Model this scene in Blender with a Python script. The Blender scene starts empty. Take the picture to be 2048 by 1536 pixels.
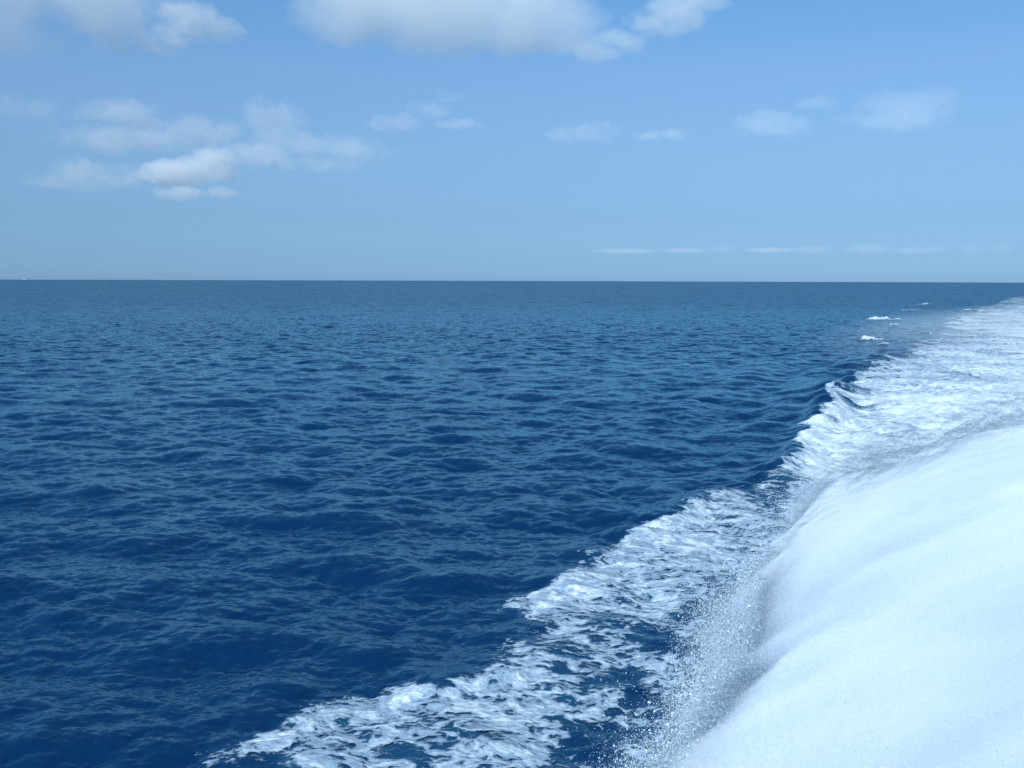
import bpy, math, random
import numpy as np
from mathutils import Vector, Matrix

R = math.radians
C = bpy.context.scene.collection
S = bpy.context.scene
rng = np.random.default_rng(7)

# ------------------------------------------------------------------ camera, sky, sun, exposure
CAM_H = 8.0
cd = bpy.data.cameras.new('camera')
cam = bpy.data.objects.new('camera', cd); C.objects.link(cam)
cd.lens = 36.9; cd.sensor_width = 36.0; cd.clip_start = 0.1; cd.clip_end = 200000
PITCH = 5.70; ROLL = 0.17
cam.location = (0, 0, CAM_H)
cam.rotation_euler = (Matrix.Rotation(R(90 - PITCH), 4, 'X') @ Matrix.Rotation(R(ROLL), 4, 'Z')).to_euler()
S.camera = cam

SUN_EL, SUN_AZ = 44.0, -152.0          # azimuth clockwise from +Y (the view direction)
w = bpy.data.worlds.new('World'); S.world = w; w.use_nodes = True
wn, wl = w.node_tree.nodes, w.node_tree.links
wn.clear()
sky = wn.new('ShaderNodeTexSky'); sky.sky_type = 'NISHITA'; sky.sun_disc = False
sky.sun_elevation = R(SUN_EL); sky.sun_rotation = R(SUN_AZ)
sky.air_density = 1.0; sky.dust_density = 0.3; sky.ozone_density = 3.0; sky.altitude = 0
bg = wn.new('ShaderNodeBackground'); bg.inputs['Strength'].default_value = 0.094
wo = wn.new('ShaderNodeOutputWorld')
# the camera's cool colour balance and a clear marine air, by height above the horizon
tc_w = wn.new('ShaderNodeTexCoord'); sx = wn.new('ShaderNodeSeparateXYZ'); wl.new(tc_w.outputs['Generated'], sx.inputs[0])
mr = wn.new('ShaderNodeMapRange'); mr.inputs['From Min'].default_value = 0.0; mr.inputs['From Max'].default_value = 0.5
wl.new(sx.outputs['Z'], mr.inputs['Value'])
rp = wn.new('ShaderNodeValToRGB'); wl.new(mr.outputs[0], rp.inputs['Fac'])
stops = [(0.011, (.355, .665, 1.35)), (.045, (.36, .63, 1.20)), (.1137, (.433, .666, 1.054)), (.2267, (.637, .844, 1.094)),
         (.374, (.83, 1.053, 1.277)), (.508, (.779, 1.18, 1.40)), (.7, (.90, 1.30, 1.38)), (1.0, (1.05, 1.42, 1.36))]
cr = rp.color_ramp; cr.interpolation = 'LINEAR'
while len(cr.elements) > 1: cr.elements.remove(cr.elements[0])
for q_, (p_, c_) in enumerate(stops):
    e = cr.elements[0] if q_ == 0 else cr.elements.new(p_)
    e.position = p_; e.color = (c_[0] / 2, c_[1] / 2, c_[2] / 2, 1)
vm = wn.new('ShaderNodeVectorMath'); vm.operation = 'MULTIPLY'; wl.new(sky.outputs[0], vm.inputs[0]); wl.new(rp.outputs[0], vm.inputs[1])
vs = wn.new('ShaderNodeVectorMath'); vs.operation = 'SCALE'; vs.inputs['Scale'].default_value = 2.0; wl.new(vm.outputs[0], vs.inputs[0])
wl.new(vs.outputs[0], bg.inputs['Color'])
wl.new(bg.outputs[0], wo.inputs['Surface'])

sd = bpy.data.lights.new('sun', 'SUN'); sd.energy = 5.0; sd.angle = R(0.53); sd.color = (0.94, 0.98, 1.0)
sun = bpy.data.objects.new('sun', sd); C.objects.link(sun)
az = R(SUN_AZ); el = R(SUN_EL)
sdir = Vector((math.sin(az) * math.cos(el), math.cos(az) * math.cos(el), math.sin(el)))
sun.rotation_euler = (-sdir).to_track_quat('-Z', 'Y').to_euler(); sun.location = sdir * 50

S.view_settings.view_transform = 'Standard'; S.view_settings.look = 'None'
S.view_settings.gamma = 1.0; S.view_settings.use_curve_mapping = False
S.view_settings.exposure = 0.0
S.cycles.max_bounces = 14; S.cycles.diffuse_bounces = 8; S.cycles.glossy_bounces = 2
S.cycles.transparent_max_bounces = 128; S.cycles.volume_bounces = 12
S.cycles.volume_step_rate = 1.0; S.cycles.volume_max_steps = 64
S.cycles.use_denoising = True
S.cycles.sample_clamp_indirect = 4.0

# ------------------------------------------------------------------ helpers
def tag(o, label=None, cat=None, group=None, kind=None):
    if label: o['label'] = label
    if cat: o['category'] = cat
    if group: o['group'] = group
    if kind: o['kind'] = kind
    return o

def mesh_from(name, V, F, mat=None, smooth=True, parent=None):
    """V (n,3), F (m,k) arrays of one face size -> one linked object."""
    V = np.ascontiguousarray(V, dtype=np.float32); F = np.ascontiguousarray(F, dtype=np.int32)
    me = bpy.data.meshes.new(name)
    me.vertices.add(len(V)); me.vertices.foreach_set('co', V.ravel())
    k = F.shape[1]
    me.loops.add(F.size); me.loops.foreach_set('vertex_index', F.ravel())
    me.polygons.add(len(F)); me.polygons.foreach_set('loop_start', np.arange(0, F.size, k, dtype=np.int32))
    me.update(calc_edges=True)
    me.polygons.foreach_set('use_smooth', np.full(len(F), smooth, dtype=bool))
    me.update()
    if mat: me.materials.append(mat)
    o = bpy.data.objects.new(name, me); C.objects.link(o)
    if parent: o.parent = parent
    return o

def set_attr(o, name, vals):
    a = o.data.attributes.new(name, 'FLOAT', 'POINT')
    a.data.foreach_set('value', np.ascontiguousarray(vals, dtype=np.float32))

def new_mat(name):
    m = bpy.data.materials.new(name); m.use_nodes = True
    m.node_tree.nodes.clear()
    return m, m.node_tree.nodes, m.node_tree.links

def math_node(n, l, op, a, b=None, c=None, clamp=False):
    x = n.new('ShaderNodeMath'); x.operation = op; x.use_clamp = clamp
    for i, v in enumerate((a, b, c)):
        if v is None: continue
        if isinstance(v, (int, float)): x.inputs[i].default_value = v
        else: l.new(v, x.inputs[i])
    return x.outputs[0]

def vmath(n, l, op, a, b=None):
    x = n.new('ShaderNodeVectorMath'); x.operation = op
    for i, v in enumerate((a, b)):
        if v is None: continue
        if isinstance(v, (tuple, list)): x.inputs[i].default_value = v
        else: l.new(v, x.inputs[i])
    return x

def smooth01(x, a=0.0, b=1.0):
    t = np.clip((x - a) / (b - a), 0, 1); return t * t * (3 - 2 * t)

# ------------------------------------------------------------------ the sea state (wind waves from one spectrum, in tiles)
def wave_tile(size, n, wind_deg, peak, hs, lmin, lmax, spread, seed, chop):
    """Height, x/y shift and slope energy of a random sea on a periodic square."""
    g = np.random.default_rng(seed)
    k1 = np.fft.fftfreq(n, d=size / n) * 2 * np.pi
    kx, ky = np.meshgrid(k1, k1, indexing='ij')
    k = np.hypot(kx, ky); k[0, 0] = 1
    lam = 2 * np.pi / k
    th = np.arctan2(ky, kx) - R(wind_deg)
    D = np.cos(th / 2) ** 2
    D = D ** spread + 0.07
    P = np.exp(-1.1 * (lam / peak) ** 2) / k ** 3.75 * D
    P *= smooth01(lam, lmin, lmin * 1.6) * (1 - smooth01(lam, lmax * 0.8, lmax))
    P[0, 0] = 0
    H = (g.standard_normal((n, n)) + 1j * g.standard_normal((n, n))) * np.sqrt(P)
    h = np.fft.ifft2(H).real
    s = hs / 4 / h.std()
    h *= s
    dx = np.fft.ifft2(-1j * kx / k * H).real * s * chop
    dy = np.fft.ifft2(-1j * ky / k * H).real * s * chop
    return np.stack([dx, dy, h], -1).astype(np.float32)

def sample(tile, size, x, y, rot=0.0, ox=0.0, oy=0.0):
    n = tile.shape[0]
    c, s = math.cos(rot), math.sin(rot)
    u = ((c * x + s * y + ox) / size * n) % n
    v = ((-s * x + c * y + oy) / size * n) % n
    i = u.astype(np.int32) % n; j = v.astype(np.int32) % n
    fu = (u - np.floor(u))[:, None].astype(np.float32); fv = (v - np.floor(v))[:, None].astype(np.float32)
    i1 = (i + 1) % n; j1 = (j + 1) % n
    r = tile[i, j] * (1 - fu) * (1 - fv) + tile[i1, j] * fu * (1 - fv) + tile[i, j1] * (1 - fu) * fv + tile[i1, j1] * fu * fv
    if tile.shape[2] == 3 and rot:
        r = np.stack([c * r[:, 0] - s * r[:, 1], s * r[:, 0] + c * r[:, 1], r[:, 2]], -1)
    return r

WIND = -97.0       # the waves run towards the camera, a little to the left
long_tile = wave_tile(233.0, 1024, WIND, 6.5, 0.33, 1.5, 40.0, 4.0, 11, 1.3)
mid_tile = wave_tile(61.0, 1024, WIND - 8, 5.0, 0.072, 0.35, 1.9, 2.6, 12, 1.1)
short_tile = wave_tile(17.0, 1024, WIND + 10, 2.0, 0.017, 0.09, 0.6, 1.6, 13, 0.7)

def fractal_tile(size, n, beta, lmin, lmax, seed):
    g = np.random.default_rng(seed)
    k1 = np.fft.fftfreq(n, d=size / n); kx, ky = np.meshgrid(k1, k1, indexing='ij')
    k = np.hypot(kx, ky); k[0, 0] = 1
    A = k ** (-beta) * (k < 1 / lmin) * (k > 1 / lmax); A[0, 0] = 0
    f = np.fft.ifft2(A * np.exp(2j * np.pi * g.random((n, n)))).real
    f /= f.std()
    return f[..., None].astype(np.float32)
edge_tile = fractal_tile(64.0, 1024, 1.7, 0.12, 6.0, 21)
turb_tile = fractal_tile(40.0, 1024, 1.5, 0.10, 2.5, 22)
big_tile = fractal_tile(160.0, 512, 1.6, 1.0, 25.0, 23)

EARTH = 6.371e6
def drop(r): return -(r * r) / (2 * EARTH)

# ------------------------------------------------------------------ wake geometry on the water (metres, camera above the origin)
f_px, cx0, cy0 = 2099.2, 1024.0, 768.0
def G(px, py):
    M = cam.rotation_euler.to_matrix()
    d = M @ Vector(((px - cx0) / f_px, -(py - cy0) / f_px, -1.0))
    t = -CAM_H / d.z
    return (d.x * t, d.y * t)

def poly_sd(x, y, P):
    """Signed distance (positive inside) to a polygon."""
    P = np.asarray(P, dtype=np.float32); n = len(P)
    best = np.full(x.shape, 1e9, np.float32); ins = np.zeros(x.shape, bool)
    for i in range(n):
        ax, ay = P[i]; bx, by = P[(i + 1) % n]
        ex, ey = bx - ax, by - ay
        t = np.clip(((x - ax) * ex + (y - ay) * ey) / (ex * ex + ey * ey + 1e-9), 0, 1)
        d = (x - ax - t * ex) ** 2 + (y - ay - t * ey) ** 2
        best = np.minimum(best, d)
        c = ((ay > y) != (by > y)) & (x < (bx - ax) * (y - ay) / (by - ay + 1e-12) + ax)
        ins ^= c
    return np.where(ins, 1, -1) * np.sqrt(best)

def line_d(x, y, L):
    """Distance to an open polyline and the share of its length at the nearest point."""
    best = np.full(x.shape, 1e9, np.float32); tt = np.zeros(x.shape, np.float32)
    n = len(L) - 1
    for i in range(n):
        ax, ay = L[i]; bx, by = L[i + 1]
        ex, ey = bx - ax, by - ay
        t = np.clip(((x - ax) * ex + (y - ay) * ey) / (ex * ex + ey * ey + 1e-9), 0, 1)
        d = (x - ax - t * ex) ** 2 + (y - ay - t * ey) ** 2
        m = d < best
        best = np.where(m, d, best); tt = np.where(m, (i + t) / n, tt)
    return np.sqrt(best), tt

def side_of(x, y, L):
    """Signed distance to an open polyline, positive to its right as it runs."""
    best = np.full(x.shape, 1e9, np.float32); sg = np.ones(x.shape, np.float32)
    for i in range(len(L) - 1):
        ax, ay = L[i]; bx, by = L[i + 1]
        ex, ey = bx - ax, by - ay
        t = np.clip(((x - ax) * ex + (y - ay) * ey) / (ex * ex + ey * ey + 1e-9), 0, 1)
        d = (x - ax - t * ex) ** 2 + (y - ay - t * ey) ** 2
        m = d < best - 1e-6
        s = np.sign(ex * (y - ay) - ey * (x - ax)) * -1
        best = np.where(m, d, best); sg = np.where(m, s, sg)
    return np.sqrt(best) * sg

PX = dict(
    bow_foam=[(500, 1620), (508, 1536), (490, 1488), (540, 1448), (622, 1402), (705, 1388), (860, 1382), (960, 1360), (985, 1310),
              (1065, 1268), (1005, 1215), (1090, 1190), (1180, 1120), (1270, 1080), (1370, 1025), (1440, 990), (1560, 945),
              (1640, 930), (1900, 1000), (1900, 1620)],
    wake_foam=[(1590, 912), (1605, 880), (1640, 832), (1652, 800), (1690, 762), (1745, 728), (1790, 702), (1870, 668), (1925, 628),
               (2020, 596), (2120, 584), (3400, 584), (3400, 1100), (1900, 1120), (1650, 1040), (1580, 945)],
)
HOLES = [  # dark water inside the bow foam: polygon, strength
    ([(1655, 1035), (1640, 1085), (1560, 1125), (1470, 1180), (1400, 1205), (1370, 1240), (1430, 1300), (1500, 1300), (1600, 1240), (1720, 1100)], 1.05),
    ([(1255, 1268), (1330, 1262), (1420, 1290), (1440, 1315), (1340, 1322), (1270, 1300)], 1.0),
    ([(1200, 1345), (1270, 1335), (1290, 1385), (1215, 1390)], 0.8),
    ([(1140, 1440), (1230, 1425), (1235, 1470), (1160, 1478)], 0.75),
    ([(1080, 1510), (1240, 1490), (1330, 1520), (1300, 1560), (1060, 1560)], 0.7),
    ([(1060, 1300), (1150, 1285), (1160, 1310), (1070, 1330)], 0.45),
]
WORLD_POLY = {k: [G(*p) for p in v] for k, v in PX.items()}
HOLE_POLY = [([G(*p) for p in q], s) for q, s in HOLES]
CREST = [G(*p) for p in [(1520, 1000), (1590, 925), (1612, 880), (1648, 826), (1660, 795), (1695, 758), (1750, 724), (1800, 696), (1880, 664), (1935, 626)]]
BOW_EDGE = [G(*p) for p in [(500, 1460), (700, 1390), (980, 1355), (1080, 1200), (1200, 1110), (1380, 1018), (1450, 985), (1530, 950)]]
FURROWS = [[G(*p) for p in q] for q in (
    [(1688, 770), (1700, 792), (1740, 812), (1810, 830), (1900, 836)],
    [(1700, 800), (1722, 822), (1770, 842), (1850, 856)],
    [(1680, 745), (1700, 762), (1740, 775), (1790, 776), (1830, 770)],
    [(1760, 690), (1800, 712), (1850, 720), (1920, 716)],
    [(1720, 850), (1760, 868), (1830, 880), (1930, 876)],
)]
SURF = [  # lone breaking crests beyond the wake: px centre, half width px, half height px, level
    (1766, 641, 33, 5, 1.0), (1790, 655, 12, 5, .6), (1743, 682, 22, 8, 1.05), (1766, 692, 12, 4, .6),
    (1938, 622, 12, 2, .8), (1850, 610, 16, 2.5, .5), (1822, 622, 22, 2.2, .5),
    (922, 632, 7, 1.6, .5), (761, 633, 3.5, 1.6, .45)]

def cover(x, y, r):
    """How much of the water is hidden by foam (0 none, above 1 solid), from place alone."""
    e1 = sample(edge_tile, 64.0, x, y)[:, 0]
    e2 = sample(big_tile, 160.0, x, y, 0.4)[:, 0]
    far = np.clip(r / 60, 0.35, 4)
    sd = poly_sd(x, y, WORLD_POLY['bow_foam']) + e1 * 0.22 + e2 * 0.12
    c = 0.48 * smooth01(sd, -0.3, 0.6) + 0.14 * np.exp(-((sd - 0.6) / 0.6) ** 2) * (sd > -.2)
    c += 0.13 * e2 * (sd > 0)
    for q, s in HOLE_POLY:
        h = poly_sd(x, y, q) + e1 * 0.25
        c -= s * 0.42 * smooth01(h, -0.5, 0.5)
    c = np.clip(c, 0, 1)
    sw = poly_sd(x, y, WORLD_POLY['wake_foam']) + e1 * 0.3 * far + e2 * 0.25 * far
    fade = 1.14 - 0.38 * smooth01(r, 55, 150) - 0.05 * smooth01(r, 190, 420) - 0.17 * smooth01(r, 450, 2500)
    cw = fade * smooth01(sw, -0.1, 0.8 * 1) * (0.93 + 0.07 * np.tanh(e2))
    # thinner near its outer side, thicker where it was just churned
    stk = sample(edge_tile, 64.0, x * 0.16, y * 0.5, 0.15)[:, 0]
    cw += 0.13 * stk * (sw > 0) * smooth01(r, 40, 60)
    cw -= 0.25 * smooth01(r, 62, 85) * np.exp(-np.maximum(sw, 0) / (6 * far))
    for L in FURROWS:
        d, t = line_d(x, y, L)
        cw -= 0.6 * np.exp(-(d / (0.014 * r)) ** 2) * (1 - 0.75 * t) * (0.6 + .4 * e1)
    c = np.maximum(c, cw)
    for px, py, wx, wy, lv in SURF:
        gx, gy = G(px, py); rr = math.hypot(gx, gy)
        sx = wx / f_px * rr; sy = wy / f_px * rr * rr / CAM_H
        q = ((x - gx) / sx) ** 2 + ((y - gy) / sy) ** 2
        c = np.maximum(c, 0.45 * lv * np.clip(1.1 - q / 2 + 0.35 * e1, 0, 1))
    return c

def relief(x, y, r):
    """Raised crests of the ship's own waves."""
    d, t = line_d(x, y, CREST)
    amp = 0.68 * smooth01(t, 0.0, 0.12) * (1 - 0.6 * smooth01(t, 0.4, 1.0))
    wd = 0.9 + 1.6 * smooth01(t, 0.2, 1.0)
    e = sample(big_tile, 160.0, x, y, 0.9)[:, 0]
    z = amp * np.exp(-(d / wd) ** 2) * (0.8 + 0.4 * e)
    d, t = line_d(x, y, BOW_EDGE)
    amp = 0.42 * (0.35 + 0.65 * smooth01(t, 0.3, 0.8))
    z += amp * np.exp(-(d / 0.9) ** 2) * (0.8 + 0.35 * e)
    for k, L in enumerate(FURROWS):
        d, t = line_d(x, y, L)
        z -= 0.30 * np.exp(-(d / (0.018 * r)) ** 2) * (1 - 0.6 * t)
    # diverging waves outside the wake: long low swells running off its shoulder
    s = side_of(x, y, CREST)
    out = -s
    z += 0.16 * np.cos(2 * np.pi * (out - 2.0) / 6.5) * np.exp(-np.maximum(out, 0) / 14) * smooth01(out, 0.5, 3) * smooth01(r, 30, 50)
    for px, py, wx, wy, lv in SURF:
        gx, gy = G(px, py); rr = math.hypot(gx, gy)
        sx = wx / f_px * rr * 1.3; sy = max(1.2, wy / f_px * rr * 6)
        z += min(0.35, 0.8 * (lv - .2)) * np.exp(-((x - gx) / sx) ** 2 - ((y - gy) / sy) ** 2)
    # churned water: low lumps and transverse ripples inside the wake
    ins = smooth01(poly_sd(x, y, WORLD_POLY['wake_foam']), 0, 3)
    z += ins * (0.09 * sample(edge_tile, 64.0, x * .22, y * .6, .15)[:, 0] + 0.05 * e) * smooth01(r, 30, 50)
    return z

# ------------------------------------------------------------------ sea mesh: rings round the ship, fine where detail is near
az_dense = np.arange(-33.0, 33.0001, 0.042)
az_side = np.concatenate([np.arange(33.4, 60, 0.5), np.arange(60, 300, 2.5), np.arange(300, 327, 0.5)])
azs = np.radians(np.concatenate([az_dense, az_side]))
NA = len(azs)
rr_ = [3.0]
while rr_[-1] < 11500:
    r0 = rr_[-1]
    st = 0.00038 if r0 > 13 else 0.004
    rr_.append(r0 + min(max(st * (r0 * r0 + 64) / CAM_H, 0.006), 0.02 * r0))
rad = np.array(rr_); NR = len(rad)
A, B = np.meshgrid(azs, rad)               # rows = rings
X = (B * np.sin(A)).ravel(); Y = (B * np.cos(A)).ravel(); RR = B.ravel()
drr = np.gradient(rad); STEP = np.repeat(drr, NA)

def surface(x, y, r, step):
    wl_ = 1 - smooth01(step, 0.9, 6.0)
    wm_ = 1 - smooth01(step, 0.22, 0.8)
    ws_ = 1 - smooth01(step, 0.04, 0.14)
    D = np.zeros((len(x), 3), np.float32)
    m = wl_ > 0
    D[m] += sample(long_tile, 233.0, x[m], y[m]) * wl_[m, None]
    m = wm_ > 0
    D[m] += sample(mid_tile, 61.0, x[m], y[m], 0.12) * wm_[m, None]
    m = ws_ > 0
    D[m] += sample(short_tile, 17.0, x[m], y[m], -0.2) * ws_[m, None]
    D[:, 2] += drop(r)
    near = r < 700
    D[near, 2] += relief(x[near], y[near], r[near])
    return D, wl_, wm_, ws_
D, wl_, wm_, ws_ = surface(X, Y, RR, STEP)
front = (RR < 3000) & (Y > 0) & (np.abs(np.degrees(np.arctan2(X, Y))) < 60)
cov = np.zeros(len(X), np.float32)
cov[front] = cover(X[front], Y[front], RR[front])
P = np.stack([X + D[:, 0], Y + D[:, 1], D[:, 2]], -1)
i = np.arange(NR - 1)[:, None] * NA; j = np.arange(NA)[None, :]; j1 = (j + 1) % NA
Fq = np.stack([i + j, i + j1, i + NA + j1, i + NA + j], -1).reshape(-1, 4)

def slope_noise(n, l, co, scale, amp, detail=2.0, rough=0.55, stretch=(1, 1, 1)):
    mp = n.new('ShaderNodeMapping'); mp.inputs['Scale'].default_value = stretch
    mp.inputs['Rotation'].default_value = (0, 0, R(-7))
    l.new(co, mp.inputs['Vector'])
    t = n.new('ShaderNodeTexNoise'); t.inputs['Scale'].default_value = scale; t.inputs['Detail'].default_value = detail
    t.inputs['Roughness'].default_value = rough
    l.new(mp.outputs[0], t.inputs['Vector'])
    v = vmath(n, l, 'SUBTRACT', t.outputs['Color'], (0.5, 0.5, 0.5))
    v = vmath(n, l, 'MULTIPLY', v.outputs[0], (amp, amp, 0))
    return v.outputs[0]

# water: dark clear body, sky mirrored on every facet; facets smaller than the mesh are added as slopes
m_sea, n, l = new_mat('sea_water')
geo = n.new('ShaderNodeNewGeometry'); co = geo.outputs['Position']
s_fine = slope_noise(n, l, co, 6.0, 0.50, 3.0, 0.62, (0.6, 1, 1))
s_mid = slope_noise(n, l, co, 1.3, 2.3, 4.0, 0.66, (0.55, 1, 1))
s_big = slope_noise(n, l, co, 0.22, 1.5, 5.0, 0.66, (0.45, 1, 1))
a1 = n.new('ShaderNodeAttribute'); a1.attribute_name = 'lost_mid'
a2 = n.new('ShaderNodeAttribute'); a2.attribute_name = 'lost_long'
sc1 = n.new('ShaderNodeVectorMath'); sc1.operation = 'SCALE'; l.new(s_mid, sc1.inputs[0]); l.new(math_node(n, l, 'MULTIPLY_ADD', a1.outputs['Fac'], 0.90, 0.10), sc1.inputs['Scale'])
sc2 = n.new('ShaderNodeVectorMath'); sc2.operation = 'SCALE'; l.new(s_big, sc2.inputs[0]); l.new(a2.outputs['Fac'], sc2.inputs['Scale'])
v = vmath(n, l, 'ADD', geo.outputs['Normal'], s_fine)
v = vmath(n, l, 'ADD', v.outputs[0], sc1.outputs[0])
v = vmath(n, l, 'ADD', v.outputs[0], sc2.outputs[0])
v = vmath(n, l, 'NORMALIZE', v.outputs[0])
body = n.new('ShaderNodeBsdfDiffuse'); mirror = n.new('ShaderNodeBsdfGlossy')
mirror.inputs['Color'].default_value = (0.58, 0.88, 0.93, 1)
aer = n.new('ShaderNodeAttribute'); aer.attribute_name = 'aerated'
bc = n.new('ShaderNodeMix'); bc.data_type = 'RGBA'; l.new(aer.outputs['Fac'], bc.inputs[0])
bc.inputs[6].default_value = (0.0010, 0.0200, 0.072, 1); bc.inputs[7].default_value = (0.010, 0.055, 0.125, 1)
l.new(bc.outputs[2], body.inputs['Color'])
rg = math_node(n, l, 'MULTIPLY_ADD', a1.outputs['Fac'], 0.06, 0.12)
rg = math_node(n, l, 'MULTIPLY_ADD', a2.outputs['Fac'], 0.09, rg)
# gusts: patches of rougher and smoother water
gm = n.new('ShaderNodeMapping'); gm.inputs['Scale'].default_value = (0.5, 1, 1); l.new(co, gm.inputs['Vector'])
gn = n.new('ShaderNodeTexNoise'); gn.inputs['Scale'].default_value = 0.035; gn.inputs['Detail'].default_value = 5; gn.inputs['Roughness'].default_value = 0.7
l.new(gm.outputs[0], gn.inputs['Vector'])
gs = math_node(n, l, 'SUBTRACT', gn.outputs['Fac'], 0.5)
rg = math_node(n, l, 'ADD', rg, math_node(n, l, 'MULTIPLY', gs, math_node(n, l, 'MULTIPLY_ADD', a2.outputs['Fac'], 0.32, 0.12)))
l.new(rg, mirror.inputs['Roughness']); l.new(v.outputs[0], mirror.inputs['Normal'])
fr = n.new('ShaderNodeFresnel'); fr.inputs['IOR'].default_value = 1.42; l.new(v.outputs[0], fr.inputs['Normal'])
# facets too small to see hide one another at grazing angles, so far water never mirrors fully
fl = math_node(n, l, 'MULTIPLY', fr.outputs[0], math_node(n, l, 'MULTIPLY_ADD', a2.outputs['Fac'], -0.12, 0.95))
mw = n.new('ShaderNodeMixShader'); l.new(fl, mw.inputs[0]); l.new(body.outputs[0], mw.inputs[1]); l.new(mirror.outputs[0], mw.inputs[2])
out = n.new('ShaderNodeOutputMaterial'); l.new(mw.outputs[0], out.inputs['Surface'])

sea = mesh_from('sea', P, Fq, m_sea)
tag(sea, kind='structure')
set_attr(sea, 'lost_mid', 1 - wm_)
set_attr(sea, 'lost_long', 1 - wl_)
set_attr(sea, 'aerated', np.clip(cov * 1.6, 0, 1))   # bubbles mixed into the water under the foam

# ------------------------------------------------------------------ foam on the water: a thin raised skin of bubbles with holes
m_foam, n, l = new_mat('foam')
geo = n.new('ShaderNodeNewGeometry'); co = geo.outputs['Position']
at = n.new('ShaderNodeAttribute'); at.attribute_name = 'cover'
wn1 = n.new('ShaderNodeTexNoise'); wn1.inputs['Scale'].default_value = 0.9; wn1.inputs['Detail'].default_value = 3
l.new(co, wn1.inputs['Vector'])
wv = vmath(n, l, 'SUBTRACT', wn1.outputs['Color'], (.5, .5, .5)); wv = vmath(n, l, 'MULTIPLY', wv.outputs[0], (0.7, 0.7, 0))
wv = vmath(n, l, 'ADD', wv.outputs[0], co)
mp = n.new('ShaderNodeMapping'); mp.inputs['Rotation'].default_value = (0, 0, R(12)); mp.inputs['Scale'].default_value = (0.72, 1.0, 0.3)
l.new(wv.outputs[0], mp.inputs['Vector'])
nz = n.new('ShaderNodeTexNoise'); nz.inputs['Scale'].default_value = 2.3; nz.inputs['Detail'].default_value = 6; nz.inputs['Roughness'].default_value = 0.62
l.new(mp.outputs[0], nz.inputs['Vector'])
rn = n.new('ShaderNodeTexNoise'); rn.inputs['Scale'].default_value = 1.5; rn.inputs['Detail'].default_value = 3.5; rn.inputs['Roughness'].default_value = 0.55
l.new(mp.outputs[0], rn.inputs['Vector'])
lace = math_node(n, l, 'ABSOLUTE', math_node(n, l, 'SUBTRACT', rn.outputs['Fac'], 0.5))
lace = math_node(n, l, 'SUBTRACT', 1.0, math_node(n, l, 'MULTIPLY', lace, 11.0, clamp=True))
bn = n.new('ShaderNodeTexNoise'); bn.inputs['Scale'].default_value = 0.6; bn.inputs['Detail'].default_value = 2; l.new(wv.outputs[0], bn.inputs['Vector'])
nz2 = n.new('ShaderNodeTexNoise'); nz2.inputs['Scale'].default_value = 9; nz2.inputs['Detail'].default_value = 3; nz2.inputs['Roughness'].default_value = 0.6
l.new(mp.outputs[0], nz2.inputs['Vector'])
pat = math_node(n, l, 'MULTIPLY', math_node(n, l, 'SUBTRACT', nz.outputs['Fac'], 0.5), 2.2)
pat = math_node(n, l, 'ADD', pat, math_node(n, l, 'MULTIPLY', math_node(n, l, 'SUBTRACT', nz2.outputs['Fac'], 0.5), 1.9))
pat = math_node(n, l, 'ADD', pat, math_node(n, l, 'MULTIPLY', math_node(n, l, 'SUBTRACT', lace, 0.35), 0.62))
pat = math_node(n, l, 'ADD', pat, math_node(n, l, 'MULTIPLY', math_node(n, l, 'SUBTRACT', bn.outputs['Fac'], 0.5), 1.1))
cvr = math_node(n, l, 'SUBTRACT', math_node(n, l, 'MULTIPLY', at.outputs['Fac'], 1.9), 0.72)
val = math_node(n, l, 'ADD', cvr, pat)
alpha = math_node(n, l, 'MULTIPLY', math_node(n, l, 'ADD', val, 0.12), 3.0, clamp=True)
alpha = math_node(n, l, 'POWER', alpha, 1.25)
thick = math_node(n, l, 'MULTIPLY', math_node(n, l, 'ADD', math_node(n, l, 'SUBTRACT', val, 0.50), math_node(n, l, 'MULTIPLY', lace, 0.30)), 0.85, clamp=True)
mixc = n.new('ShaderNodeMix'); mixc.data_type = 'RGBA'
l.new(thick, mixc.inputs[0]); mixc.inputs[6].default_value = (0.21, 0.32, 0.44, 1); mixc.inputs[7].default_value = (0.60, 0.71, 0.77, 1)
fb = n.new('ShaderNodeBsdfPrincipled'); fb.inputs['Roughness'].default_value = 0.6
l.new(mixc.outputs[2], fb.inputs['Base Color'])
bm_ = n.new('ShaderNodeBump'); bm_.inputs['Strength'].default_value = 0.6; bm_.inputs['Distance'].default_value = 0.05
l.new(val, bm_.inputs['Height']); l.new(bm_.outputs[0], fb.inputs['Normal'])
tr = n.new('ShaderNodeBsdfTransparent'); ms = n.new('ShaderNodeMixShader')
l.new(alpha, ms.inputs[0]); l.new(tr.outputs[0], ms.inputs[1]); l.new(fb.outputs[0], ms.inputs[2])
out = n.new('ShaderNodeOutputMaterial'); l.new(ms.outputs[0], out.inputs['Surface'])

def foam_sheet(name, mask_fn, label, cat, kind='stuff', group=None):
    fm = (cov > 0.03) & mask_fn(P[:, 0], P[:, 1])
    keep = fm[Fq].any(axis=1)
    ff = Fq[keep]
    used, inv = np.unique(ff, return_inverse=True)
    V = P[used].copy()
    c = cov[used]
    t1 = sample(turb_tile, 40.0, V[:, 0], V[:, 1])[:, 0]; e2 = sample(edge_tile, 64.0, V[:, 0] * .8, V[:, 1] * .8)[:, 0]
    fade = 1 - smooth01(STEP[used], 0.15, 0.6)
    V[:, 2] += 0.006 + np.clip(c, 0, 1.2) * (0.008 + (0.02 * np.maximum(t1 + 0.8, 0) + 0.035 * smooth01(c, .55, 1) * np.maximum(e2 + 0.6, 0)) * fade) + 0.00002 * RR[used]
    o = mesh_from(name, V, inv.reshape(-1, 4), m_foam)
    set_attr(o, 'cover', c)
    return tag(o, label, cat, group, kind)

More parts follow.
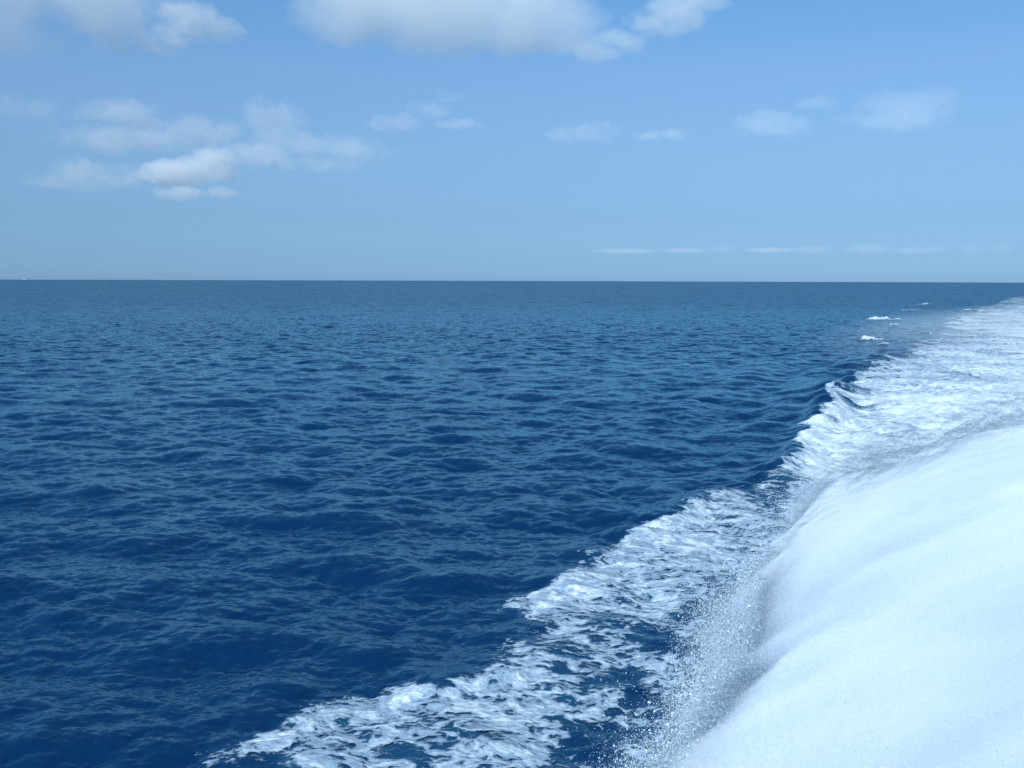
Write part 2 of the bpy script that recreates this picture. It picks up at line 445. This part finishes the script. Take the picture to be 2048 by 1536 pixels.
bow_p = WORLD_POLY['bow_foam']; wake_p = WORLD_POLY['wake_foam']
SURF_LABEL = ['long white breaking crest farthest left beyond the wake edge', 'small curling crest just below the long breaking one',
    'largest tumbling whitecap nearest beside the wake edge', 'small broken lip under the largest whitecap',
    'short bright crest on the far edge of the wake', 'faint foam fleck farthest up beside the wake', 'thin foam streak between the far fleck and the long crest',
    'tiny white speck of a crest out in the middle of the open sea', 'tiny white speck of a crest left of the middle of the open sea']
surf_c = [(G(a, b), c_, d_) for a, b, c_, d_, _ in SURF]
def in_surf(k):
    (gx, gy), wx, wy = surf_c[k]; rr = math.hypot(gx, gy)
    sx = wx / f_px * rr; sy = wy / f_px * rr * rr / CAM_H
    return lambda x, y: ((x - gx) / sx) ** 2 + ((y - gy) / sy) ** 2 < 2.2
def any_surf(x, y):
    m = np.zeros(x.shape, bool)
    for k in range(len(SURF)): m |= in_surf(k)(x, y)
    return m
def is_wake(x, y): return (poly_sd(x, y, wake_p) > -2.5 * np.clip(np.hypot(x, y) / 60, .35, 4) * 0.7)
nearm = None
wk = lambda x, y: is_wake(x, y) & ~any_surf(x, y)
bw = lambda x, y: ~is_wake(x, y) & ~any_surf(x, y)
foam_sheet('wake_foam', wk, 'broad white churned wake running off to the horizon at the right', 'wake foam')
foam_sheet('bow_wave_foam', bw, 'lacy broken foam spreading over dark blue water beside the spray', 'foam')

for k, (px, py, wx, wy, lv) in enumerate(SURF):
    gx, gy = G(px, py); rr = math.hypot(gx, gy)
    sx = wx / f_px * rr * 1.1; sy = max(sx * 0.55, 0.9); hz = wy / f_px * rr * 1.0
    gu, gv = np.meshgrid(np.linspace(-1.25, 1.25, 160), np.linspace(-1.25, 1.25, 70), indexing='ij')
    gu = gu.ravel(); gv = gv.ravel()
    x = gx + gu * sx; y = gy + gv * sy; r = np.hypot(x, y)
    st_ = np.full(x.shape, 0.00038 * (rr * rr + 64) / CAM_H, np.float32)
    Dk = surface(x, y, r, st_)[0]
    e1 = sample(edge_tile, 64.0, x * 1.1, y * .8)[:, 0]; t1 = sample(turb_tile, 40.0, x * .9, y * .9)[:, 0]
    q = gu ** 2 + gv ** 2
    env = np.clip(1.1 - q + 0.22 * e1, 0, 1)
    z = Dk[:, 2] - 0.04 + hz * env ** 0.7 * np.clip(0.5 + 0.22 * e1 + 0.10 * t1, 0.05, 1.2)
    V = np.stack([x + Dk[:, 0], y + Dk[:, 1], z], -1)
    a_, b_ = np.meshgrid(np.arange(159), np.arange(69), indexing='ij')
    Fk = np.stack([a_ * 70 + b_, (a_ + 1) * 70 + b_, (a_ + 1) * 70 + b_ + 1, a_ * 70 + b_ + 1], -1).reshape(-1, 4)
    ck = 0.92 * lv * env ** 0.8 * (1.0 + 0.12 * t1)
    Fk = Fk[(ck[Fk] > 0.1).any(axis=1)]
    o = mesh_from('whitecap', V, Fk, m_foam); set_attr(o, 'cover', ck)
    tag(o, SURF_LABEL[k], 'whitecap', 'whitecaps breaking on the open water')

# ------------------------------------------------------------------ spray thrown up along the ship's side
AX = math.radians(21.5); O = G(1365, 1560)
def uv_to_xy(u, v):   # u along the ship's course, v to its right
    return O[0] + u * math.sin(AX) + v * math.cos(AX), O[1] + u * math.cos(AX) - v * math.sin(AX)
def plume_h(u, v):
    x, y = uv_to_xy(u, v)
    e = sample(big_tile, 160.0, x, y, 1.3)[:, 0]; t = sample(turb_tile, 40.0, x, y, .6)[:, 0]
    t2 = sample(edge_tile, 64.0, x, y, 2.0)[:, 0]
    v0 = 0.10 * e + 0.15 * t2 + 0.10 * np.sin(u * 0.45 + 1.0)
    vv = v - v0
    H = (3.1 * (1 - smooth01(u, 11, 27)) + 0.3) * (1 + 0.08 * smooth01(v, 3, 8))
    H = H * (1 - smooth01(u, 20.5, 24.8))
    h = H * 1.05 * (0.75 * smooth01(v, -0.6, 6.5) + 0.25 * (1 - np.exp(-np.maximum(v + 0.1, 0) / 2.0))) * (1 - smooth01(v, 8, 14))
    h += (0.020 * e + 0.004 * t + 0.008 * t2) * smooth01(vv, 0, 1) * smooth01(H, 0.1, 1)
    return np.where(vv > 0, h, -0.3 + 0.0 * h), vv
uu = np.arange(-9, 25, 0.06); vv_ = np.arange(-2.8, 14, 0.06)
U, Vv = np.meshgrid(uu, vv_, indexing='ij')
h, vv = plume_h(U.ravel(), Vv.ravel() + 0.55)
x, y = uv_to_xy(U.ravel(), Vv.ravel())
nu, nv = len(uu), len(vv_)
base = -0.25
V3 = np.stack([x, y, np.where(vv > 0, h + base, base - 0.2)], -1)
a, b = np.meshgrid(np.arange(nu - 1), np.arange(nv - 1), indexing='ij')
Fp = np.stack([a * nv + b, a * nv + b + 1, (a + 1) * nv + b + 1, (a + 1) * nv + b], -1).reshape(-1, 4)
keepf = (vv[Fp] > -0.12).any(axis=1)
m_spray, n, l = new_mat('white_water')
sp = n.new('ShaderNodeBsdfPrincipled'); sp.inputs['Base Color'].default_value = (0.72, 0.88, 1.0, 1); sp.inputs['Roughness'].default_value = 1.0
sp.inputs['Specular IOR Level'].default_value = 0.1
sp.inputs['Subsurface Weight'].default_value = 1.0; sp.inputs['Subsurface Radius'].default_value = (1.0, 1.0, 1.0); sp.inputs['Subsurface Scale'].default_value = 0.35
def speckle(name, scale, bsdf_color, sss=False):
    # white water broken into grains: solid where 'veil' is 1, scattered drops where it is small
    m, n, l = new_mat(name)
    b = n.new('ShaderNodeBsdfPrincipled'); b.inputs['Base Color'].default_value = bsdf_color; b.inputs['Roughness'].default_value = 1.0
    b.inputs['Specular IOR Level'].default_value = 0.1
    if sss:
        b.inputs['Subsurface Weight'].default_value = 1.0; b.inputs['Subsurface Radius'].default_value = (1, 1, 1); b.inputs['Subsurface Scale'].default_value = 0.35
    g = n.new('ShaderNodeNewGeometry'); at = n.new('ShaderNodeAttribute'); at.attribute_name = 'veil'
    vo = n.new('ShaderNodeTexVoronoi'); vo.inputs['Scale'].default_value = scale; l.new(g.outputs['Position'], vo.inputs['Vector'])
    a = math_node(n, l, 'SUBTRACT', math_node(n, l, 'MULTIPLY', at.outputs['Fac'], 1.15), vo.outputs['Distance'])
    a = math_node(n, l, 'MULTIPLY', a, 12.0, clamp=True)
    tr = n.new('ShaderNodeBsdfTransparent'); ms = n.new('ShaderNodeMixShader')
    tl = n.new('ShaderNodeBsdfTranslucent'); tl.inputs['Color'].default_value = bsdf_color
    m2 = n.new('ShaderNodeMixShader'); m2.inputs[0].default_value = 0.0 if name.startswith('dense') else 0.12
    l.new(b.outputs[0], m2.inputs[1]); l.new(tl.outputs[0], m2.inputs[2])
    l.new(a, ms.inputs[0]); l.new(tr.outputs[0], ms.inputs[1]); l.new(m2.outputs[0], ms.inputs[2])
    out = n.new('ShaderNodeOutputMaterial'); l.new(ms.outputs[0], out.inputs['Surface'])
    return m
WHITE = (0.24, 0.33, 0.43, 1)
m_core = speckle('dense_white_water', 40.0, WHITE, False)
m_mist = speckle('flying_drops', 55.0, WHITE)
tl = n.new('ShaderNodeBsdfTranslucent'); tl.inputs['Color'].default_value = (0.72, 0.88, 1.0, 1)
sp.inputs['Subsurface Weight'].default_value = 0.0; ms = n.new('ShaderNodeMixShader'); ms.inputs[0].default_value = 0.12
l.new(sp.outputs[0], ms.inputs[1]); l.new(tl.outputs[0], ms.inputs[2])
out = n.new('ShaderNodeOutputMaterial'); l.new(ms.outputs[0], out.inputs['Surface'])
spray = bpy.data.objects.new('spray_plume', None); C.objects.link(spray); spray.location = (0, 0, 0)
tag(spray, 'tall bright cloud of white spray thrown up at the lower right', 'spray', None, 'stuff')
core = mesh_from('dense_spray', V3, Fp[keepf], m_core, True, spray)
clump = sample(big_tile, 160.0, x, y, 2.2)[:, 0] + 0.7 * sample(edge_tile, 64.0, x, y, 1.1)[:, 0]
set_attr(core, 'veil', 0.22 + 0.06 * clump + 2.2 * smooth01(vv + 0.35 * clump - 0.1 * np.abs(clump), -0.2, 2.3) * (1 - 0.85 * smooth01(U.ravel() + 1.2 * clump, 15.5, 23)))
far_end = np.maximum(smooth01(U.ravel(), 9, 16), smooth01(Vv.ravel(), 4, 8))
for k in range(1, 8):
    lift = 0.09 * k * (1 + 0.25 * clump) * (1 + 2.2 * far_end)
    Vk = V3.copy(); Vk[:, 2] = np.maximum(V3[:, 2], base) + 0.25 + lift - 0.2
    veil = (0.50 - 0.055 * k) * smooth01(vv + 0.25 * clump, -0.75 + 0.1 * k, 0.5 + 0.1 * k) * (1 - 0.9 * smooth01(vv, 0.6, 2.2) * (1 - far_end)) * (1 - smooth01(v_end := U.ravel(), 23.5 - .3 * k, 24.9)) + 0.03 * clump * (vv > -1)
    kf = (veil[Fp] > 0.04).any(axis=1)
    o = mesh_from('spray_veil', Vk, Fp[kf], m_mist, True, spray)
    set_attr(o, 'veil', np.clip(veil, 0, 1))

# the fine mist that hangs over and around the dense spray
uu2 = np.arange(-9, 27, 0.25); vv2 = np.arange(-3, 15, 0.25)
U2, W2 = np.meshgrid(uu2, vv2, indexing='ij'); u2 = U2.ravel(); w2 = W2.ravel()
h2, q2 = plume_h(u2, w2)
x2, y2 = uv_to_xy(u2, w2)
cl2 = sample(big_tile, 160.0, x2 * .7, y2 * .7, 2.2)[:, 0]
top = np.maximum(h2, 0) + base
puff = (0.75 + 0.12 * cl2 + 0.8 * smooth01(u2, 8, 18)) * smooth01(q2 + 0.25 * cl2, -1.3, 1.2) * (1 - smooth01(w2, 10, 14.5)) * (1 - smooth01(u2, 22, 26.5)) * smooth01(u2, -9, -7)
zt = np.where(puff > 0.02, top + puff, -0.9)
nu2, nv2 = len(uu2), len(vv2)
Vt = np.stack([x2, y2, zt], -1); Vb = np.stack([x2, y2, np.full(x2.shape, -1.2)], -1)
a2_, b2_ = np.meshgrid(np.arange(nu2 - 1), np.arange(nv2 - 1), indexing='ij')
Ft = np.stack([a2_ * nv2 + b2_, (a2_ + 1) * nv2 + b2_, (a2_ + 1) * nv2 + b2_ + 1, a2_ * nv2 + b2_ + 1], -1).reshape(-1, 4)
Fb = Ft[:, ::-1] + len(Vt)
ring = [i * nv2 for i in range(nu2)] + [(nu2 - 1) * nv2 + j for j in range(1, nv2)] + [i * nv2 + nv2 - 1 for i in range(nu2 - 2, -1, -1)] + [j for j in range(nv2 - 2, 0, -1)]
Fr = np.array([(ring[i], ring[i] + len(Vt), ring[(i + 1) % len(ring)] + len(Vt), ring[(i + 1) % len(ring)]) for i in range(len(ring))])
m_fine, n, l = new_mat('fine_mist')
pv = n.new('ShaderNodeVolumePrincipled'); pv.inputs['Color'].default_value = (.74, .84, .94, 1); pv.inputs['Density'].default_value = 0.55
pv.inputs['Anisotropy'].default_value = -0.5
out = n.new('ShaderNodeOutputMaterial'); l.new(pv.outputs[0], out.inputs['Volume'])
mesh_from('mist_cloud', np.concatenate([Vt, Vb]), np.concatenate([Ft, Fb, Fr])[:, ::-1], m_fine, True, spray)

def droplets(name, PTS, rad_, mat, parent):
    """Tiny closed four-sided drops, one mesh."""
    n_ = len(PTS)
    T = np.array([(1, 1, 1), (1, -1, -1), (-1, 1, -1), (-1, -1, 1)], np.float32) / math.sqrt(3) * 1.35
    q = rng.standard_normal((n_, 4)); q /= np.linalg.norm(q, axis=1)[:, None]
    w_, x_, y_, z_ = q.T
    Rm = np.stack([1 - 2 * (y_**2 + z_**2), 2 * (x_*y_ - z_*w_), 2 * (x_*z_ + y_*w_),
                   2 * (x_*y_ + z_*w_), 1 - 2 * (x_**2 + z_**2), 2 * (y_*z_ - x_*w_),
                   2 * (x_*z_ - y_*w_), 2 * (y_*z_ + x_*w_), 1 - 2 * (x_**2 + y_**2)], -1).reshape(n_, 3, 3)
    Vd = (np.einsum('nij,kj->nki', Rm, T) * rad_[:, None, None] + PTS[:, None, :]).reshape(-1, 3)
    F0 = np.array([(0, 1, 2), (0, 3, 1), (0, 2, 3), (1, 3, 2)])
    Fd = (np.arange(n_)[:, None, None] * 4 + F0[None]).reshape(-1, 3)
    return mesh_from(name, Vd, Fd, mat, True, parent)

N = 850000
u = rng.uniform(-7, 24.5, N); dv = -rng.exponential(0.38, N) + 0.30 + rng.normal(0, .12, N)
hh, vv0 = plume_h(u, np.zeros(N))
v = -vv0 + dv                                 # v such that its offset from the plume edge is dv
x, y = uv_to_xy(u, v)
cl = sample(big_tile, 160.0, x, y, 2.2)[:, 0] + 0.7 * sample(edge_tile, 64.0, x, y, 1.1)[:, 0]
far_out = np.clip(-dv / 1.6, 0, 1)
keep = rng.random(N) < np.clip(0.70 + 0.85 * cl - 0.8 * far_out, 0.02, 1)
hh, _ = plume_h(u, v)
z = np.maximum(hh, 0) + base + np.minimum(rng.exponential(0.22, N), 1.2) * (1 + 0.8 * rng.random(N))
sizes = np.exp(rng.normal(math.log(0.0037), 0.62, N))
D1 = np.stack([x, y, z + 0.2], -1)[keep]; s1 = sizes[keep]
# a fuzz of drops standing off the plume's upper surface
N2 = 450000
u = rng.uniform(-7, 24.5, N2); v = rng.uniform(-0.5, 12, N2)
hh, vv0 = plume_h(u, v)
ok = vv0 > 0
x, y = uv_to_xy(u, v)
z = hh + base + np.minimum(rng.exponential(0.34, N2), 1.3) * (1 + 2 * smooth01(u, 6, 15)) * smooth01(vv0, 0, 1.5)
D2 = np.stack([x, y, z], -1)[ok]; s2 = np.exp(rng.normal(math.log(0.0042), 0.4, N2))[ok]
# the finest grains, thickest where the plume begins
N3 = 650000
u = rng.uniform(-7, 24.0, N3); hh, vv0 = plume_h(u, np.zeros(N3))
v = -vv0 + rng.normal(0.9, 0.85, N3)
hh, _ = plume_h(u, v); x, y = uv_to_xy(u, v)
cl = sample(big_tile, 160.0, x, y, 0.7)[:, 0] + 0.6 * sample(edge_tile, 64.0, x, y, 2.1)[:, 0]
k3 = rng.random(N3) < np.clip(0.65 + 0.4 * cl, 0.08, 1)
D3 = np.stack([x, y, np.maximum(hh, 0) + base + 0.2 + np.minimum(rng.exponential(0.28, N3), 1.0)], -1)[k3]
s3 = np.exp(rng.normal(math.log(0.0036), 0.3, N3))[k3]
droplets('spray_droplets', np.concatenate([D1, D2, D3]), np.concatenate([s1, s2, s3]), m_spray, spray)

# ------------------------------------------------------------------ clouds: lit volumes hanging at their real height
def cloud(name, label, blobs, dist, dens=1.0, wisp=0.9, nscale=3.0, depth=0.7, group=None):
    """blobs: (px, py, half width px, half height px) seen from the ship, put at the same distance."""
    M = cam.rotation_euler.to_matrix()
    B3 = []
    for px, py, a, b in blobs:
        d = M @ Vector(((px - cx0) / f_px, -(py - cy0) / f_px, -1.0)); d /= math.hypot(d.x, d.y)
        k = dist * math.hypot(1, math.hypot(px - cx0, 0) / f_px) / f_px
        B3.append((cam.location + d * dist, a * k, b * k))
    c0 = sum((b[0] for b in B3), Vector()) / len(B3)
    side = Vector((c0.y, -c0.x, 0)).normalized(); fwd = Vector((c0.x, c0.y, 0)).normalized()
    rot = math.atan2(-c0.x, c0.y)
    L = []
    for c, a, b in B3:
        q = c - c0
        L.append((Vector((q.dot(side), q.dot(fwd), q.z)), Vector((a * 1.45, a * depth, b * 1.5))))
    # union outline as one closed shell, read along rays from the middle
    import bmesh
    bm = bmesh.new(); bmesh.ops.create_icosphere(bm, subdivisions=4, radius=1)
    dirs = np.array([v.co[:] for v in bm.verts])
    F = np.array([[v.index for v in f.verts] for f in bm.faces]); bm.free()
    ext = max(max(abs(q.x) + r.x, abs(q.y) + r.y, abs(q.z) + r.z) for q, r in L)
    sc = np.array([max(abs(q.x) + r.x for q, r in L), max(r.y for q, r in L), max(abs(q.z) + r.z for q, r in L)])
    dd = dirs * sc; dd /= np.linalg.norm(dd, axis=1)[:, None]
    Rm = np.full(len(dd), 0.05 * sc.min())
    for q, r in L:
        qv = np.array(q); rv = np.array(r)
        A_ = ((dd / rv) ** 2).sum(1); B_ = -2 * ((dd / rv) * (qv / rv)).sum(1); C_ = ((qv / rv) ** 2).sum() - 1
        disc = B_ ** 2 - 4 * A_ * C_
        t = np.where(disc > 0, (-B_ + np.sqrt(np.maximum(disc, 0))) / (2 * A_), 0)
        Rm = np.maximum(Rm, t)
    o = mesh_from(name, dd * Rm[:, None], F, None)
    o.location = c0; o.rotation_euler = (0, 0, rot)
    m, n, l = new_mat('cloud_' + str(len(bpy.data.materials)))
    tc = n.new('ShaderNodeTexCoord'); co = tc.outputs['Object']
    H = max(r.z for q, r in L)
    sep = 1 / H
    mp = n.new('ShaderNodeMapping'); mp.inputs['Scale'].default_value = (sep * .75, sep * .75, sep)
    mp.inputs['Location'].default_value = (rng.uniform(0, 50), rng.uniform(0, 50), rng.uniform(0, 50))
    l.new(co, mp.inputs['Vector'])
    nz = n.new('ShaderNodeTexNoise'); nz.inputs['Scale'].default_value = nscale / 3; nz.inputs['Detail'].default_value = 5.5; nz.inputs['Roughness'].default_value = 0.66; nz.inputs['Distortion'].default_value = 0.25
    l.new(mp.outputs[0], nz.inputs['Vector'])
    f = None
    for q, r in L:
        a = vmath(n, l, 'SUBTRACT', co, tuple(q)); a = vmath(n, l, 'DIVIDE', a.outputs[0], tuple(r))
        dp = n.new('ShaderNodeVectorMath'); dp.operation = 'DOT_PRODUCT'; l.new(a.outputs[0], dp.inputs[0]); l.new(a.outputs[0], dp.inputs[1])
        g = math_node(n, l, 'SUBTRACT', 1.0, dp.outputs['Value'])
        f = g if f is None else math_node(n, l, 'MAXIMUM', f, g)
    er = math_node(n, l, 'MULTIPLY', math_node(n, l, 'SUBTRACT', nz.outputs['Fac'], 0.28), wisp * 2.6)
    dn = math_node(n, l, 'SUBTRACT', f, math_node(n, l, 'MAXIMUM', er, 0.0))
    dn = math_node(n, l, 'MULTIPLY', dn, 2.2, clamp=True)
    dn = math_node(n, l, 'MULTIPLY', dn, dens * 1.3 / H)
    pv = n.new('ShaderNodeVolumePrincipled'); pv.inputs['Color'].default_value = (1.0, 1.0, 1.0, 1); pv.inputs['Anisotropy'].default_value = -0.62
    l.new(dn, pv.inputs['Density'])
    out = n.new('ShaderNodeOutputMaterial'); l.new(pv.outputs[0], out.inputs['Volume'])
    o.data.materials.append(m)
    return tag(o, label, 'cloud', group, None)

CG = 'fair weather clouds over the sea'
cloud('cloud', 'largest bright white cloud cut by the top edge of the picture', [(730, 15, 135, 66), (880, 15, 165, 78), (1060, 40, 140, 62), (1130, 80, 65, 28)], 5200, 1.0, .6)
cloud('cloud', 'slanting white cloud just right of the largest cloud', [(1195, 106, 50, 20), (1250, 80, 62, 26), (1305, 50, 70, 30), (1350, 25, 66, 32), (1395, 2, 60, 28)], 5200, .55, .85)
cloud('cloud', 'soft greenish white cloud in the top left corner', [(140, 0, 200, 50), (30, 66, 90, 36)], 5200, .5, .8)
cloud('cloud', 'small faint round cloud between the corner cloud and the bright slanting tuft', [(235, 70, 60, 42)], 5200, .9, .9)
cloud('cloud', 'small bright cloud with a lit tuft slanting up to the right', [(330, 75, 50, 30), (380, 45, 60, 38), (430, 55, 50, 25)], 5200, 1.3, .9)
cloud('cloud', 'pale cloud cut by the left edge of the picture', [(40, 225, 80, 36)], 8000, .4, .95)
cloud('cloud', 'small oval cloud above the left end of the long grey band', [(245, 226, 80, 28)], 8000, .42, .9)
cloud('cloud', 'long flat grey cloud band across the left of the sky', [(220, 278, 100, 26), (400, 262, 110, 28), (310, 275, 100, 26)], 8500, .33, .95)
cloud('cloud', 'rounded cloud at the right end of the long grey band', [(545, 238, 80, 36)], 8500, .36, .95)
cloud('cloud', 'flat pale cloud reaching right beyond the bright heap', [(600, 288, 90, 28), (710, 300, 80, 28), (620, 325, 90, 20)], 9500, .3, .95)
cloud('cloud', 'brightest white heaped cloud low in the left of the sky', [(350, 345, 65, 24), (420, 332, 65, 30)], 11000, 1.2, .75)
cloud('cloud', 'thin grey cloud joining the bright heap from the right', [(510, 315, 80, 26)], 11000, .35, .9)
cloud('cloud', 'pale streaky cloud left of the bright heap', [(170, 350, 90, 28), (120, 366, 60, 12)], 11000, .35, .9)
cloud('cloud', 'thin low cloud strip just below the bright heap', [(360, 386, 45, 13), (445, 387, 28, 12)], 12500, .4, .7)
cloud('cloud', 'thin wisp slanting up in the middle of the sky', [(800, 245, 70, 20), (860, 220, 50, 20), (900, 195, 35, 14)], 8500, .2, 1.0)
cloud('cloud', 'small thin wisp under the slanting middle wisp', [(920, 248, 50, 12)], 8500, .2, 1.0)
cloud('cloud', 'grey shaded wisp left of the middle of the right half sky', [(1160, 266, 70, 20), (1210, 255, 50, 16)], 9000, .13, .9)
cloud('cloud', 'thin grey wisp rising to a point right of the first grey wisp', [(1320, 270, 60, 12), (1385, 232, 22, 16)], 9000, .12, .95)
cloud('cloud', 'thin spreading grey wisp before the rosy cloud', [(1540, 248, 90, 24), (1640, 205, 50, 14)], 9000, .13, .95)
cloud('cloud', 'rosy grey lens shaped cloud alone at the right of the sky', [(1815, 210, 85, 30), (1790, 240, 95, 22)], 9000, .15, .85)
for px, py, a, b, lab in [
        (1445, 497, 28, 8, 'tiny puff at the left of the low row over the horizon'),
        (1250, 502, 60, 5, 'faint flat strip of cloud low over the horizon, leftmost of the row'),
        (1370, 501, 45, 5, 'faint flat puff second from the left of the low row'),
        (1540, 500, 50, 5, 'faint flat puff low over the horizon between two rounder ones'),
        (1625, 499, 36, 7, 'small double puff in the low row over the horizon'),
        (1735, 498, 42, 9, 'widest creamy puff in the low row over the horizon'),
        (1820, 501, 30, 6, 'faintest low puff right of the widest creamy one'),
        (1865, 500, 26, 7, 'small low puff left of the two rightmost ones'),
        (1943, 499, 24, 11, 'second round puff from the right in the low row over the horizon'),
        (2003, 494, 20, 9, 'rightmost round puff in the low row over the horizon')]:
    cloud('cloud', lab, [(px, py, a, b)], 30000, .03 + .001 * b, .6, group='low row of small clouds over the horizon')

# ------------------------------------------------------------------ the far ship on the horizon
m_hull, n, l = new_mat('white_paint'); b = n.new('ShaderNodeBsdfPrincipled'); b.inputs['Base Color'].default_value = (0.8, 0.8, 0.8, 1); b.inputs['Roughness'].default_value = .4
out = n.new('ShaderNodeOutputMaterial'); l.new(b.outputs[0], out.inputs['Surface'])
def prism(name, prof, hw, mat, parent, taper=0.0):
    """Side profile [(x, z)] given a width; the ends narrow by taper."""
    k = len(prof); xs = [p[0] for p in prof]; xm = max(abs(v) for v in xs)
    wd = [hw * (1 - taper * (abs(p[0]) / xm) ** 3) for p in prof]
    V = [(p[0], -q, p[1]) for p, q in zip(prof, wd)] + [(p[0], q, p[1]) for p, q in zip(prof, wd)]
    me = bpy.data.meshes.new(name)
    me.from_pydata(V, [], [tuple(range(k)), tuple(range(2 * k - 1, k - 1, -1))] + [(i, i + k, (i + 1) % k + k, (i + 1) % k) for i in range(k)])
    me.materials.append(mat); o = bpy.data.objects.new(name, me); C.objects.link(o); o.parent = parent
    return o
boat = bpy.data.objects.new('motor_yacht', None); C.objects.link(boat)
tag(boat, 'tiny white boat on the horizon at the far left', 'boat')
ba = math.atan((57 - cx0) / f_px / math.cos(R(PITCH))); bd = 8500
boat.location = (bd * math.sin(ba), bd * math.cos(ba), drop(bd) + 0.2); boat.rotation_euler = (0, 0, R(20)); boat.scale = (.62, .62, .8)
prism('hull', [(-11, 0), (9, 0), (13, 3.2), (-11, 2.6)], 2.8, m_hull, boat, .8)
prism('cabin', [(-7, 2.8), (5, 3.1), (3, 5.4), (-6, 5.4)], 2.2, m_hull, boat, .1)
prism('bridge', [(-5, 5.4), (1.5, 5.4), (0, 7.2), (-4.5, 7.2)], 1.7, m_hull, boat)

# ------------------------------------------------------------------ fine mist hanging over the wake astern
m_air, n, l = new_mat('drifting_mist')
tc = n.new('ShaderNodeTexCoord')
nz = n.new('ShaderNodeTexNoise'); nz.inputs['Scale'].default_value = 2.2; nz.inputs['Detail'].default_value = 3; l.new(tc.outputs['Object'], nz.inputs['Vector'])
dp = n.new('ShaderNodeVectorMath'); dp.operation = 'DOT_PRODUCT'; l.new(tc.outputs['Object'], dp.inputs[0]); l.new(tc.outputs['Object'], dp.inputs[1])
f = math_node(n, l, 'SUBTRACT', 1.0, dp.outputs['Value'], clamp=True)
f = math_node(n, l, 'MULTIPLY', f, math_node(n, l, 'ADD', nz.outputs['Fac'], 0.2))
f = math_node(n, l, 'MULTIPLY', f, 0.008)
pv = n.new('ShaderNodeVolumePrincipled'); pv.inputs['Color'].default_value = (.86, .95, 1, 1); l.new(f, pv.inputs['Density'])
pv.inputs['Anisotropy'].default_value = -0.45
out = n.new('ShaderNodeOutputMaterial'); l.new(pv.outputs[0], out.inputs['Volume'])
import bmesh
bm = bmesh.new(); bmesh.ops.create_icosphere(bm, subdivisions=4, radius=1.0)
me = bpy.data.meshes.new('spray_mist'); bm.to_mesh(me); bm.free(); me.materials.append(m_air)
mist = bpy.data.objects.new('spray_mist', me); C.objects.link(mist)
tag(mist, 'thin pale mist drifting over the white wake at the far right', 'mist', None, 'stuff')
gx, gy = G(2200, 690)
mist.location = (gx, gy, 0.5); mist.scale = (34, 90, 4.5); mist.rotation_euler = (0, 0, -R(24))
